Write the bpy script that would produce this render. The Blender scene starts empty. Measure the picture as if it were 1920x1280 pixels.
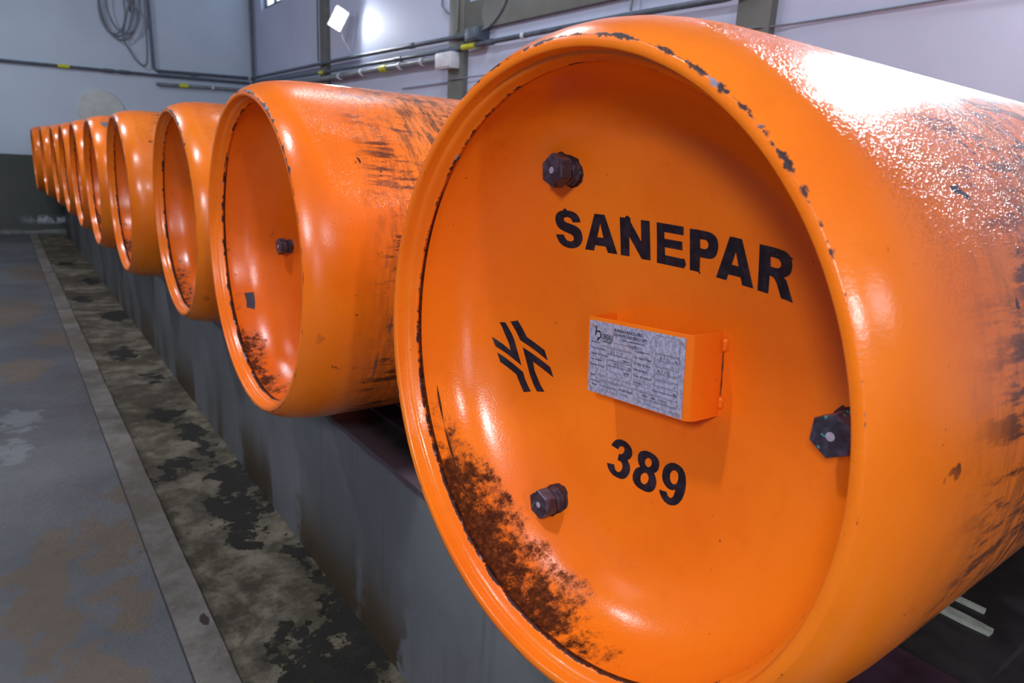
import bpy, bmesh, math, random
from mathutils import Vector, Matrix
from mathutils.geometry import delaunay_2d_cdt
sc = bpy.context.scene
COL = sc.collection
PI = math.pi
R0 = 0.365          # cylinder body radius; the row's axis height is z = 0
ZD = -0.925         # drain channel floor
ZF = -0.90          # walkway
XW = 2.6            # right wall
YF = 9.7            # far wall
XL, YB, ZC = -4.2, -4.6, 3.1

# ------------------------------------------------------------ camera, world, exposure, main lights
cam = bpy.data.cameras.new('camera'); co = bpy.data.objects.new('camera', cam); COL.objects.link(co)
yaw, pit, rol = 0.64945, -0.25467, 0.05452
fw = Vector((math.sin(yaw)*math.cos(pit), math.cos(yaw)*math.cos(pit), math.sin(pit)))
rt = Vector((math.cos(yaw), -math.sin(yaw), 0)); up = rt.cross(fw)
r2 = rt*math.cos(rol)+up*math.sin(rol); u2 = -rt*math.sin(rol)+up*math.cos(rol)
M = Matrix((r2, u2, -fw)).transposed().to_4x4(); M.translation = Vector((-0.4314, -0.5156, 0.2179))
co.matrix_world = M
cam.sensor_width = 36; cam.lens = 36*1265.1/1920; cam.clip_start = .02
cam.dof.use_dof = True; cam.dof.focus_distance = 0.86; cam.dof.aperture_fstop = 9.0
sc.camera = co
sc.view_settings.view_transform = 'Standard'; sc.view_settings.look = 'None'
sc.view_settings.exposure = 0.04; sc.view_settings.gamma = 1; sc.view_settings.use_curve_mapping = False
w = bpy.data.worlds.new('world'); sc.world = w; w.use_nodes = True
w.node_tree.nodes['Background'].inputs[0].default_value = (.55, .68, 1, 1)
w.node_tree.nodes['Background'].inputs[1].default_value = .6

def area_light(name, loc, aim, sx, sy, power, color, spread=PI):
    l = bpy.data.lights.new(name, 'AREA'); l.shape = 'RECTANGLE'; l.size = sx; l.size_y = sy
    l.energy = power; l.color = color; l.spread = spread
    o = bpy.data.objects.new(name, l); COL.objects.link(o); o.location = loc
    o.rotation_euler = (Vector(aim)-Vector(loc)).to_track_quat('-Z', 'Y').to_euler()
    return o
# daylight entering the two windows behind the camera; lamps out of view
COOL = (.80, .86, 1.0)
LED = (.90, .93, 1.0)
area_light('window_daylight_back', (.85, YB+.10, 2.28), (.5, 0, .2), 1.5, .6, 16, COOL)
area_light('window_daylight_door', (-3.0, YB+.10, .4), (-.5, .5, 0), .9, 1.9, 16, COOL)
area_light('hanging_lamp_back', (-1.0, -4.2, 2.0), (-.2, 0, 0), .16, .26, 40, LED)
area_light('hanging_lamp_near', (-2.3, -1.45, 1.25), (0, 0, 0), .42, .42, 48, LED)
area_light('walkway_lamp_near', (-1.35, .9, 2.85), (-.4, .9, 0), .14, .34, 44, LED)
area_light('walkway_lamp_middle', (-1.35, 4.0, 2.85), (-.4, 4.0, 0), .14, .34, 50, LED)
area_light('walkway_lamp_far', (-1.35, 7.3, 2.85), (-.4, 7.3, 0), .14, .34, 38, LED)
area_light('hanging_lamp_middle', (-2.6, 3.2, 2.0), (.2, 3.4, -.3), .2, .3, 5, LED)
area_light('hanging_lamp_far', (-2.6, 7.0, 2.0), (.4, 8.2, 0), .2, .3, 7, LED)
area_light('ceiling_led_over_row', (1.3, 3.2, 2.9), (1.2, 3.2, 0), .25, 1.1, 30, LED)

# ------------------------------------------------------------ node helpers
class NT:
    def __init__(s, name):
        s.m = bpy.data.materials.new(name); s.m.use_nodes = True; s.t = s.m.node_tree
        s.b = s.t.nodes['Principled BSDF']
    def n(s, typ, **kw):
        x = s.t.nodes.new(typ)
        for k, v in kw.items():
            setattr(x, k, v)
        return x
    def l(s, a, b): s.t.links.new(a, b)
    def set(s, sock, v):
        if hasattr(v, 'is_output') or isinstance(v, bpy.types.NodeSocket): s.l(v, sock)
        else: sock.default_value = v
    def coord(s, scale=(1, 1, 1), seed=True):
        tc = s.n('ShaderNodeTexCoord'); v = tc.outputs['Object']
        if seed:
            oi = s.n('ShaderNodeObjectInfo'); a = s.n('ShaderNodeVectorMath', operation='MULTIPLY_ADD')
            s.l(oi.outputs['Location'], a.inputs[0]); a.inputs[1].default_value = (3.7, 2.3, 1.9); s.l(v, a.inputs[2]); v = a.outputs[0]
        if scale != (1, 1, 1):
            m = s.n('ShaderNodeVectorMath', operation='MULTIPLY'); s.l(v, m.inputs[0]); m.inputs[1].default_value = scale; v = m.outputs[0]
        return v
    def noise(s, v, scale, detail=4, rough=.55, dist=0):
        x = s.n('ShaderNodeTexNoise'); s.l(v, x.inputs['Vector']); x.inputs['Scale'].default_value = scale
        x.inputs['Detail'].default_value = detail; x.inputs['Roughness'].default_value = rough; x.inputs['Distortion'].default_value = dist
        return x.outputs['Fac']
    def ramp(s, v, lo, hi, a=0., b=1.):
        x = s.n('ShaderNodeMapRange'); x.interpolation_type = 'SMOOTHSTEP'; s.set(x.inputs[0], v)
        x.inputs[1].default_value = lo; x.inputs[2].default_value = hi; x.inputs[3].default_value = a; x.inputs[4].default_value = b
        return x.outputs[0]
    def mth(s, op, a, b=0., c=None):
        x = s.n('ShaderNodeMath', operation=op); s.set(x.inputs[0], a); s.set(x.inputs[1], b)
        if c is not None: s.set(x.inputs[2], c)
        return x.outputs[0]
    def mix(s, f, a, b):
        x = s.n('ShaderNodeMix', data_type='RGBA'); s.set(x.inputs[0], f)
        for i, v in ((6, a), (7, b)):
            if isinstance(v, tuple): x.inputs[i].default_value = (*v, 1)
            else: s.l(v, x.inputs[i])
        return x.outputs[2]
    def attr(s, name):
        return s.n('ShaderNodeAttribute', attribute_name=name).outputs['Fac']
    def bump(s, h, strength, dist=.001, nrm=None):
        x = s.n('ShaderNodeBump'); s.l(h, x.inputs['Height']); s.set(x.inputs['Strength'], strength)
        x.inputs['Distance'].default_value = dist
        if nrm is not None: s.l(nrm, x.inputs['Normal'])
        return x.outputs[0]
    def out(s, color=None, rough=.5, metal=0., normal=None, spec=.5):
        if color is not None:
            if isinstance(color, tuple): s.b.inputs['Base Color'].default_value = (*color, 1)
            else: s.l(color, s.b.inputs['Base Color'])
        s.set(s.b.inputs['Roughness'], rough); s.set(s.b.inputs['Metallic'], metal)
        if spec is not None: s.b.inputs['Specular IOR Level'].default_value = spec
        if normal is not None: s.l(normal, s.b.inputs['Normal'])
        return s.m

def orange_paint(name, bodyscuff):
    t = NT(name); v = t.coord()
    c = t.mix(t.ramp(t.noise(v, 3.2, 5), .35, .68), (.98, .215, .009), (.90, .165, .006))
    c = t.mix(t.ramp(t.noise(v, 38, 3), .5, .85, 0, .25), c, (.74, .14, .004))
    # pale rubbed haze and dark dirty scuffs along the rolling band
    sc_ = t.attr('scuff')
    va = t.coord((9, 2.2, 2.2)); vb = t.coord((1.6, 10, 10))
    hz = t.mth('MULTIPLY', t.ramp(t.noise(v, 4, 6, .65), .36, .66), sc_)
    c = t.mix(t.mth('MULTIPLY', hz, .42), c, (.46, .17, .075))
    st = t.mth('MULTIPLY', t.ramp(t.noise(va, 7, 8, .76), .45, .58), sc_)
    c = t.mix(t.mth('MULTIPLY', st, .72), c, (.17, .055, .018))
    st2 = t.mth('MULTIPLY', t.ramp(t.noise(vb, 4.5, 7, .74), .50, .585), t.mth('MULTIPLY', t.ramp(sc_, .0, .6), t.ramp(t.noise(v, 7, 3), .40, .56)))
    c = t.mix(t.mth('MULTIPLY', st2, .85), c, (.050, .020, .014))
    vc = t.coord((7, 1.4, 1.4)); st3 = t.mth('MULTIPLY', t.ramp(t.noise(vc, 11, 3, .5), .66, .70), t.mth('MULTIPLY', t.ramp(sc_, 0, .5), t.ramp(t.noise(v, 5, 2), .48, .58)))
    c = t.mix(t.mth('MULTIPLY', st3, .8), c, (.10, .085, .085))
    # isolated dark knocks
    kn = t.mth('MULTIPLY', t.ramp(t.noise(v, 26, 3, .6, .3), .665, .69), t.ramp(t.noise(v, 3.6, 2), .42, .55))
    kn = t.mth('MULTIPLY', kn, t.ramp(t.attr('knock'), 0, 1))
    c = t.mix(kn, c, (.045, .018, .016))
    dots = t.mth('MULTIPLY', t.ramp(t.noise(v, 150, 2, .5), .765, .79), .9); c = t.mix(dots, c, (.09, .03, .02))
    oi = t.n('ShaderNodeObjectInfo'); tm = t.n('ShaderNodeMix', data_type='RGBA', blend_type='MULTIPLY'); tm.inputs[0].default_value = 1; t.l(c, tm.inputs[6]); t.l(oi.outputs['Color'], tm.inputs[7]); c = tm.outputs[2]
    # edges: paint knocked off down to rust and bare greyish metal
    we = t.attr('wear')
    wv = t.coord((1, 1, 1))
    e = t.mth('ADD', we, t.mth('MULTIPLY', t.mth('SUBTRACT', t.noise(wv, 34, 8, .75), .5), 2.2))
    chip = t.mth('MULTIPLY', t.ramp(e, .70, .82), t.ramp(we, .12, .3))
    bare = t.mix(t.ramp(t.noise(wv, 30, 4), .58, .66), (.040, .014, .012), (.30, .25, .30))
    c = t.mix(chip, c, bare)
    # grime lying in the recess
    gr = t.attr('grime')
    gn = t.mth('ADD', t.mth('MULTIPLY', t.noise(v, 13, 4, .6), .45), t.mth('MULTIPLY', t.noise(v, 70, 8, .8), .55))
    g = t.mth('MULTIPLY', t.ramp(t.mth('ADD', gr, t.mth('MULTIPLY', t.mth('SUBTRACT', gn, .5), 3.4)), .52, 1.0), t.ramp(gr, .02, .25))
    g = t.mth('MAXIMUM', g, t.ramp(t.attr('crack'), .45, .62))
    c = t.mix(t.mth('MULTIPLY', g, .95), c, t.mix(t.ramp(t.noise(v, 120, 6, .8), .45, .62), (.012, .005, .004), (.10, .028, .010)))
    rough = t.mth('ADD', t.ramp(t.noise(v, 6, 4), .3, .7, .17, .30), t.mth('MULTIPLY', t.mth('MAXIMUM', chip, g), .35))
    h = t.mth('ADD', t.mth('MULTIPLY', t.noise(v, 50, 3), .6), t.mth('MULTIPLY', t.noise(v, 260, 3), .5))
    h = t.mth('ADD', h, t.mth('MULTIPLY', chip, -.9))
    b1 = t.bump(h, .24, .0012)
    wet = t.mth('MULTIPLY', t.ramp(t.noise(v, 380, 1), .52, .64), t.attr('wet'))
    t.l(t.mth('SUBTRACT', .5, t.mth('MULTIPLY', g, .42)), t.b.inputs['Specular IOR Level'])
    b2 = t.bump(wet, t.ramp(t.attr('wet'), .3, .8, .18, 1.0), .0016, b1)
    return t.out(c, rough, 0., b2, None)

def blobs(t, v, pts, n_amp=1.0, n_scale=9, warp=.30):
    """sum of soft spots at (x, y, radius), torn up by noise: stains with a shape of their own"""
    nz = t.n('ShaderNodeTexNoise'); t.l(v, nz.inputs['Vector']); nz.inputs['Scale'].default_value = n_scale; nz.inputs['Detail'].default_value = 8; nz.inputs['Roughness'].default_value = .66
    m1 = t.n('ShaderNodeVectorMath', operation='SUBTRACT'); t.l(nz.outputs['Color'], m1.inputs[0]); m1.inputs[1].default_value = (.5, .5, .5)
    m2 = t.n('ShaderNodeVectorMath', operation='MULTIPLY_ADD'); t.l(m1.outputs[0], m2.inputs[0]); m2.inputs[1].default_value = (warp, warp*1.6, 0); t.l(v, m2.inputs[2])
    v0, v = v, m2.outputs[0]
    acc = None
    sp = t.n('ShaderNodeSeparateXYZ'); t.l(v, sp.inputs[0])
    for x, y, r in pts:
        dx = t.mth('DIVIDE', t.mth('SUBTRACT', sp.outputs[0], x), r); dy = t.mth('DIVIDE', t.mth('SUBTRACT', sp.outputs[1], y), r*2.2)
        d = t.mth('ADD', t.mth('MULTIPLY', dx, dx), t.mth('MULTIPLY', dy, dy))
        k = t.ramp(d, 2.2, 0.)
        acc = k if acc is None else t.mth('MAXIMUM', acc, k)
    return t.mth('ADD', acc, t.mth('MULTIPLY', t.mth('SUBTRACT', t.noise(v0, n_scale*2.2, 9, .70, .3), .5), n_amp*2.2))
def simple(name, col, rough=.5, metal=0., var=.15, scale=30, bump=.0, spec=.5):
    t = NT(name); v = t.coord()
    c = t.mix(t.ramp(t.noise(v, scale, 4), .3, .7), tuple(x*(1-var) for x in col), tuple(min(1, x*(1+var)) for x in col))
    nb = t.bump(t.noise(v, scale*2, 4), bump, .001) if bump else None
    return t.out(c, rough, metal, nb, spec)

M_OR = orange_paint('orange_enamel', True)
def bronze():
    t = NT('tarnished_bronze'); v = t.coord()
    c = t.mix(t.ramp(t.noise(v, 90, 4), .4, .65), (.045, .040, .060), (.10, .085, .13))
    c = t.mix(t.ramp(t.noise(v, 70, 3), .60, .68), c, (.075, .022, .018))
    c = t.mix(t.ramp(t.noise(v, 130, 2), .66, .70), c, (.06, .34, .38))
    return t.out(c, .42, .35, t.bump(t.noise(v, 160, 4), .5, .001))
M_BZ = bronze()
M_PIN = simple('lead_pin', (.42, .40, .52), .45, .2, .2, 200)
M_BLK = NT('black_stencil_paint')
_v = M_BLK.coord()
M_BLK = M_BLK.out(M_BLK.mix(M_BLK.ramp(M_BLK.noise(_v, 700, 2), .70, .74), M_BLK.mix(M_BLK.ramp(M_BLK.noise(_v, 80, 3), .4, .7), (.010, .007, .014), (.026, .018, .030)), (.22, .20, .30)), .38, 0, M_BLK.bump(M_BLK.noise(_v, 400, 2), .3, .0006))
def plate_metal():
    t = NT('galvanised_plate'); v = t.coord()
    c = t.mix(t.ramp(t.noise(v, 240, 5, .7), .36, .64), (.30, .30, .42), (.54, .53, .70))
    c = t.mix(t.ramp(t.noise(v, 26, 4), .56, .78, 0, .6), c, (.52, .40, .42))
    return t.out(c, .5, .25, t.bump(t.noise(v, 260, 3), .2, .0006))
M_PL = plate_metal()
M_INK = simple('plate_ink', (.02, .018, .03), .5, 0, .2, 200)
M_RIV = simple('rivet_aluminium', (.55, .54, .62), .35, .6, .15, 300)
M_PIPE = simple('grey_conduit', (.075, .10, .135), .38, 0, .25, 12)
M_PIPEL = simple('pale_conduit', (.20, .23, .26), .4, 0, .2, 12)
M_CLIP = simple('white_plastic', (.62, .66, .72), .45, 0, .1, 20)
M_YEL = simple('yellow_tag', (.55, .60, .03), .5, 0, .15, 40)
M_CABLE = simple('cable_grey', (.17, .19, .23), .5, 0, .15, 20)
M_RAIL = simple('purple_brown_steel', (.040, .018, .030), .45, .1, .5, 14, .3)
M_EDGE = simple('pale_strip', (.34, .35, .29), .6, 0, .2, 60, .3)
M_COLM = simple('olive_grey_column_paint', (.125, .135, .125), .55, 0, .12, 5)
M_FRAME = simple('window_frame_grey', (.10, .11, .12), .5, 0, .1, 10)

def lit(name, col, st):
    t = NT(name); t.b.inputs['Base Color'].default_value = (0, 0, 0, 1)
    t.b.inputs['Emission Color'].default_value = (*col, 1); t.b.inputs['Emission Strength'].default_value = st
    return t.m
M_LED = lit('led_lens', (.92, .96, 1), 22)
M_SKYG = lit('daylit_glass', (.62, .78, 1), 2.6)

def wall_mat(name, z_dark, upper=(.46, .53, .64), plaster=False):
    t = NT(name); tc = t.n('ShaderNodeTexCoord'); v = tc.outputs['Object']
    sx = t.n('ShaderNodeSeparateXYZ'); t.l(v, sx.inputs[0]); z = sx.outputs[2]
    c = t.mix(t.ramp(t.noise(v, 1.2, 5), .3, .7), tuple(x*.94 for x in upper), tuple(x*1.05 for x in upper))
    c = t.mix(t.ramp(t.noise(v, 9, 6, .7), .62, .8, 0, .25), c, (.30, .33, .38))
    d = t.mix(t.ramp(t.noise(v, 2, 5), .3, .7), (.052, .062, .056), (.072, .080, .072))
    zz = t.mth('ADD', z, t.mth('MULTIPLY', t.noise(v, 6, 3), .008))
    c = t.mix(t.ramp(zz, z_dark, z_dark+.012), d, c)
    if plaster:
        x = sx.outputs[0]
        m1 = t.mth('MULTIPLY', t.ramp(z, -.80, -.74), t.ramp(z, -.66, -.72))
        m1 = t.mth('MULTIPLY', m1, t.ramp(x, -.35, .05))
        pm = t.mth('MULTIPLY', m1, t.ramp(t.noise(v, 7, 5, .65), .47, .55))
        c = t.mix(pm, c, (.40, .44, .50))
        c = t.mix(t.mth('MULTIPLY', t.ramp(z, -.845, -.86), t.ramp(t.noise(v, 5, 4), .35, .6)), c, (.16, .17, .16))
    return t.out(c, .62, 0, t.bump(t.noise(v, 120, 4), .15, .001))
M_WR = wall_mat('right_wall_paint', -.35, (.49, .555, .73))
M_WF = wall_mat('far_wall_paint', .035, (.47, .58, .70), True)
M_WO = wall_mat('other_wall_paint', .035)
M_CEIL = simple('ceiling_paint', (.36, .38, .42), .8, 0, .06, 2)

def floor_mat():
    t = NT('painted_wet_concrete'); v = t.coord(seed=False)
    c = t.mix(t.ramp(t.noise(v, 1.6, 6, .6), .35, .65), (.062, .069, .080), (.100, .106, .114))
    bl = blobs(t, v, [(-.23, 1.85, .055), (-.28, 1.55, .06), (-.42, 1.55, .07), (-.30, 1.20, .05), (-.48, 1.28, .08), (-.45, 3.5, .10), (-.25, 4.1, .09), (-.5, 5.0, .2), (-.25, 6.6, .2), (-.4, .9, .09)], .8, 6, .42)
    st = t.ramp(bl, .42, .62)
    c = t.mix(t.mth('MULTIPLY', st, .85), c, (.100, .076, .052))
    c = t.mix(t.ramp(t.noise(v, 22, 8, .75), .53, .62, 0, .55), c, (.075, .068, .060))
    pale = t.ramp(blobs(t, v, [(-.47, 2.75, .06), (-.5, 2.4, .05)], .9, 16), .55, .70)
    c = t.mix(t.mth('MULTIPLY', pale, .32), c, (.26, .29, .32))
    c = t.mix(t.ramp(t.noise(v, 60, 4, .7), .68, .74, 0, .8), c, (.27, .30, .34))
    ck = t.ramp(t.mth('ABSOLUTE', t.mth('SUBTRACT', t.noise(t.coord((1, 2.0, 1), False), 1.3, 6, .6), .5)), .004, .0)
    c = t.mix(t.mth('MULTIPLY', ck, .6), c, (.03, .03, .03))
    rg = t.ramp(t.noise(v, 2.4, 6, .65), .38, .62, .28, .62)
    return t.out(c, rg, 0, t.bump(t.noise(v, 26, 9, .75), .6, .005), .35)
def curb_mat():
    t = NT('bare_concrete_kerb'); v = t.coord(seed=False)
    c = t.mix(t.ramp(t.noise(v, 6, 8, .7), .38, .64), (.105, .095, .082), (.190, .180, .165))
    c = t.mix(t.ramp(t.noise(v, 2.2, 4, .6), .50, .62, 0, .6), c, (.105, .090, .066))
    c = t.mix(t.ramp(t.noise(v, 42, 6, .75), .58, .70, 0, .8), c, (.06, .05, .042))
    sp = t.ramp(blobs(t, v, [(-.143, 1.05, .011)], .5, 90, .02), .5, .62)
    c = t.mix(sp, c, (.030, .018, .016))
    return t.out(c, .60, 0, t.bump(t.noise(v, 38, 9, .78), 1., .006), .35)
def drain_mat():
    t = NT('stained_drain_concrete'); v = t.coord(seed=False)
    c = t.mix(t.ramp(t.noise(v, 10, 9, .75), .36, .64), (.040, .032, .019), (.185, .160, .118))
    c = t.mix(t.ramp(t.noise(v, 3.0, 8, .7, .6), .44, .56, 0, .8), c, (.034, .026, .010))
    c = t.mix(t.ramp(t.noise(v, 60, 7, .8), .60, .68, 0, .7), c, (.17, .16, .13))
    bl = blobs(t, v, [(.04, 2.62, .05), (.10, 2.38, .055), (.12, 2.18, .045), (.0, 2.06, .030), (.12, 1.86, .065), (.19, 1.82, .04), (.06, 1.62, .055), (.17, 1.60, .04), (.06, 1.42, .035), (-.06, 2.0, .03), (.19, .84, .06), (.10, .76, .06), (.0, .74, .05), (.02, .9, .03),
                      (.1, 3.2, .035), (.02, 3.7, .06), (.12, 4.7, .08), (-.03, 5.4, .06), (.1, 6.2, .07), (0, 7.2, .06), (.18, 1.25, .03), (.18, 1.05, .03)], 1.0, 11)
    dk = t.ramp(bl, .36, .56)
    c = t.mix(t.mth('MULTIPLY', dk, .95), c, (.007, .007, .005))
    ol = t.mth('MULTIPLY', t.ramp(bl, .38, .5), t.ramp(bl, .62, .5)); c = t.mix(t.mth('MULTIPLY', ol, .5), c, (.055, .052, .012))
    rg = t.mth('SUBTRACT', .60, t.mth('MULTIPLY', dk, .38))
    return t.out(c, rg, 0, t.bump(t.noise(v, 42, 9, .78), 1., .006), .4)
def plinth_mat():
    t = NT('plinth_concrete'); v = t.coord(seed=False)
    c = t.mix(t.ramp(t.noise(v, 2.2, 5, .6), .3, .7), (.105, .112, .122), (.155, .160, .172))
    vs = t.coord((1, 22, .9), False)
    c = t.mix(t.ramp(t.noise(vs, 2.0, 6, .6), .50, .74, 0, .45), c, (.085, .080, .085))
    vs2 = t.coord((1, 3.2, .35), False)
    sx = t.n('ShaderNodeSeparateXYZ'); t.l(v, sx.inputs[0]); z = sx.outputs[2]
    low = t.ramp(z, -.62, -.92)
    c = t.mix(t.mth('MULTIPLY', t.mth('MULTIPLY', t.ramp(t.noise(vs2, 1.3, 6, .6), .50, .60), low), .8), c, (.060, .042, .024))
    c = t.mix(t.mth('MULTIPLY', t.ramp(blobs(t, v, [(.19, 1.1, .09), (.19, 1.75, .07), (.19, 2.9, .09), (.19, 3.9, .09), (.19, .75, .05)], .8, 6, .1), .35, .7), t.ramp(z, -.66, -.9)), c, (.055, .038, .022))
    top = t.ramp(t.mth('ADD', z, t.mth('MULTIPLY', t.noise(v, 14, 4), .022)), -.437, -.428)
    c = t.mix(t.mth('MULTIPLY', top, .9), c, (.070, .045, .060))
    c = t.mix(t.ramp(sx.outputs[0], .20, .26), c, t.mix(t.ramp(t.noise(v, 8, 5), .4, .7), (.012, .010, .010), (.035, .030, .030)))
    vl = t.coord((1, 60, 1), False)
    c = t.mix(t.mth('MULTIPLY', t.ramp(t.noise(vl, 1.1, 1), .70, .73), .45), c, (.055, .045, .045))
    return t.out(c, .48, 0, t.bump(t.noise(v, 60, 6, .7), .25, .002), .45)
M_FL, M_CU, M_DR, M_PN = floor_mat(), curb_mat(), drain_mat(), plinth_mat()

# ------------------------------------------------------------ object helpers
def tag(o, label=None, cat=None, group=None, kind=None):
    if label: o['label'] = label
    if cat: o['category'] = cat
    if group: o['group'] = group
    if kind: o['kind'] = kind
    return o
def empty(name, loc, label, cat, group=None):
    o = bpy.data.objects.new(name, None); COL.objects.link(o); o.location = loc; o.empty_display_size = .1
    return tag(o, label, cat, group)
def mobj(name, bm, mat, parent=None, sharp=35, loc=None):
    bm.normal_update()
    me = bpy.data.meshes.new(name); bm.to_mesh(me); bm.free()
    me.materials.append(mat)
    for p in me.polygons: p.use_smooth = True
    me.set_sharp_from_angle(angle=math.radians(sharp))
    o = bpy.data.objects.new(name, me); COL.objects.link(o)
    if parent: o.parent = parent
    if loc: o.location = loc
    return o
def box(bm, lo, hi, bev=0.):
    r = bmesh.ops.create_cube(bm, size=1)
    for v in r['verts']:
        v.co = Vector([lo[i]+(v.co[i]+.5)*(hi[i]-lo[i]) for i in range(3)])
    if bev:
        es = list({e for v in r['verts'] for e in v.link_edges})
        bmesh.ops.bevel(bm, geom=es, offset=bev, segments=2, affect='EDGES', profile=.6)
def tube(bm, pts, r, seg=12, closed=False, caps=True):
    pts = [Vector(p) for p in pts]; rings = []; N = len(pts); n0 = None
    for i, p in enumerate(pts):
        a = pts[i-1] if i else (pts[-1] if closed else p); b = pts[(i+1) % N] if (i < N-1 or closed) else p
        d = (b-a).normalized()
        if n0 is None: n0 = d.orthogonal().normalized()
        n0 = (n0-d*n0.dot(d)).normalized(); m = d.cross(n0)
        rr = r[i] if isinstance(r, (list, tuple)) else r
        rings.append([bm.verts.new(p+n0*rr*math.cos(2*PI*k/seg)+m*rr*math.sin(2*PI*k/seg)) for k in range(seg)])
    for i in range(N-1+(1 if closed else 0)):
        A, B = rings[i], rings[(i+1) % N]
        for k in range(seg): bm.faces.new((A[k], A[(k+1) % seg], B[(k+1) % seg], B[k]))
    if caps and not closed:
        bm.faces.new(rings[0][::-1]); bm.faces.new(rings[-1])
def smooth(pts, n=6):
    P = [Vector(p) for p in pts]; P = [P[0]*2-P[1]]+P+[P[-1]*2-P[-2]]; o = []
    for i in range(1, len(P)-2):
        a, b, c, d = P[i-1:i+3]
        for k in range(n):
            t = k/n
            o.append(.5*((2*b)+(c-a)*t+(2*a-5*b+4*c-d)*t*t+(3*b-a-3*c+d)*t**3))
    o.append(P[-2]); return o

# ------------------------------------------------------------ chlorine cylinder meshes (axis = +X, face towards -X)
# a profile point is (x depth, radius, wear, scuff)
P_BODY = [(.0004, .3352, .80, 0), (.0030, .3374, .62, 0), (.0062, .3398, .26, 0), (.012, .3438, 0, 0), (.025, .3503, 0, 0), (.042, .3560, 0, 0), (.062, .3602, 0, .02),
          (.085, .3630, 0, .05), (.110, .3645, 0, .10), (.16, .365, 0, .25), (.21, .365, 0, .45), (.26, .365, 0, .85), (.30, .365, 0, 1.1), (.36, .365, 0, 1.1), (.41, .365, 0, .7), (.50, .365, 0, .6), (.62, .365, 0, 1.1),
          (.80, .365, 0, 1.6), (1.0, .365, 0, 1.6), (1.3, .365, 0, .9), (1.6, .365, 0, .9), (1.84, .365, 0, .3), (1.91, .362, 0, 0), (1.96, .354, 0, 0), (1.988, .342, 0, 0), (2.0, .335, .5, 0),
          (1.98, .322, 0, 0), (1.96, .316, 0, 0), (1.9, .30, 0, 0), (1.86, .25, 0, 0), (1.84, .15, 0, 0), (1.835, .004, 0, 0)]
# rim: flat scraped lip, a sharp step back, then a sloping band ending in the rolled inner edge
P_RIM = [(.0004, .3352, .80, 0), (-.0002, .3346, .72, 0), (-.0004, .3306, .30, 0), (-.0002, .3264, .26, 0), (.0006, .3254, .46, 0), (.0022, .3248, .22, 0), (.0125, .3244, 0, 0),
         (.0135, .3238, .0, 0), (.0140, .3222, 0, 0), (.0160, .3204, 0, 0), (.0190, .3190, .0, 0), (.0235, .3177, .25, 0), (.0258, .3168, .62, 0), (.0270, .3161, .86, 0), (.0282, .3158, .95, 0), (.0296, .3160, .95, 0),
         (.0312, .3172, .8, 0), (.0345, .3174, .6, 0)]
D_RAW = [(.0345, .3174), (.046, .3165), (.062, .3130), (.085, .3060), (.106, .2940), (.124, .2770), (.1365, .2610), (.1443, .2450), (.1515, .2250), (.158, .2000), (.1655, .1500), (.171, .1000), (.174, .0500), (.175, .0)]
P_DISH = [tuple(q) for q in smooth([(a, b, 0) for a, b in D_RAW], 4)]
def head_x(r):
    for (a, b, _), (c, d, _) in zip(P_DISH, P_DISH[1:]):
        if d <= r <= b: return a+(c-a)*((b-r)/(b-d) if b > d else 0)
    return .175 if r < .1 else .0335
ISC = min(range(len(P_DISH)), key=lambda k: abs(P_DISH[k][0]-.052))
def revolve(prof, seg, fn, rad_noise=None, capend=False):
    bm = bmesh.new(); L = {k: bm.verts.layers.float.new(k) for k in ('wear', 'scuff', 'grime', 'knock', 'wet', 'crack')}
    rings = []
    for i, p in enumerate(prof):
        ring = []
        for k in range(seg):
            a = 2*PI*k/seg
            x, r = p[0], p[1]
            if rad_noise: x, r = rad_noise(i, a, x, r)
            v = bm.verts.new((x, -r*math.sin(a), r*math.cos(a)))
            for key, val in fn(p, a, i).items(): v[L[key]] = val
            ring.append(v)
        rings.append(ring)
    for A, B in zip(rings, rings[1:]):
        for k in range(seg): bm.faces.new((A[k], B[k], B[(k+1) % seg], A[(k+1) % seg]))
    if capend: bm.faces.new(rings[-1])
    return bm
def wob(a, s): return (math.sin(3*a+s)+.7*math.sin(7*a+2*s)+.5*math.sin(13*a+5*s)+.4*math.sin(29*a+s)+.35*math.sin(53*a+3*s))/2.9
def angd(a, c): return abs((a-c+PI) % (2*PI)-PI)
def sstep(x, a, b):
    t = max(0, min(1, (x-a)/(b-a))); return t*t*(3-2*t)

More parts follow.
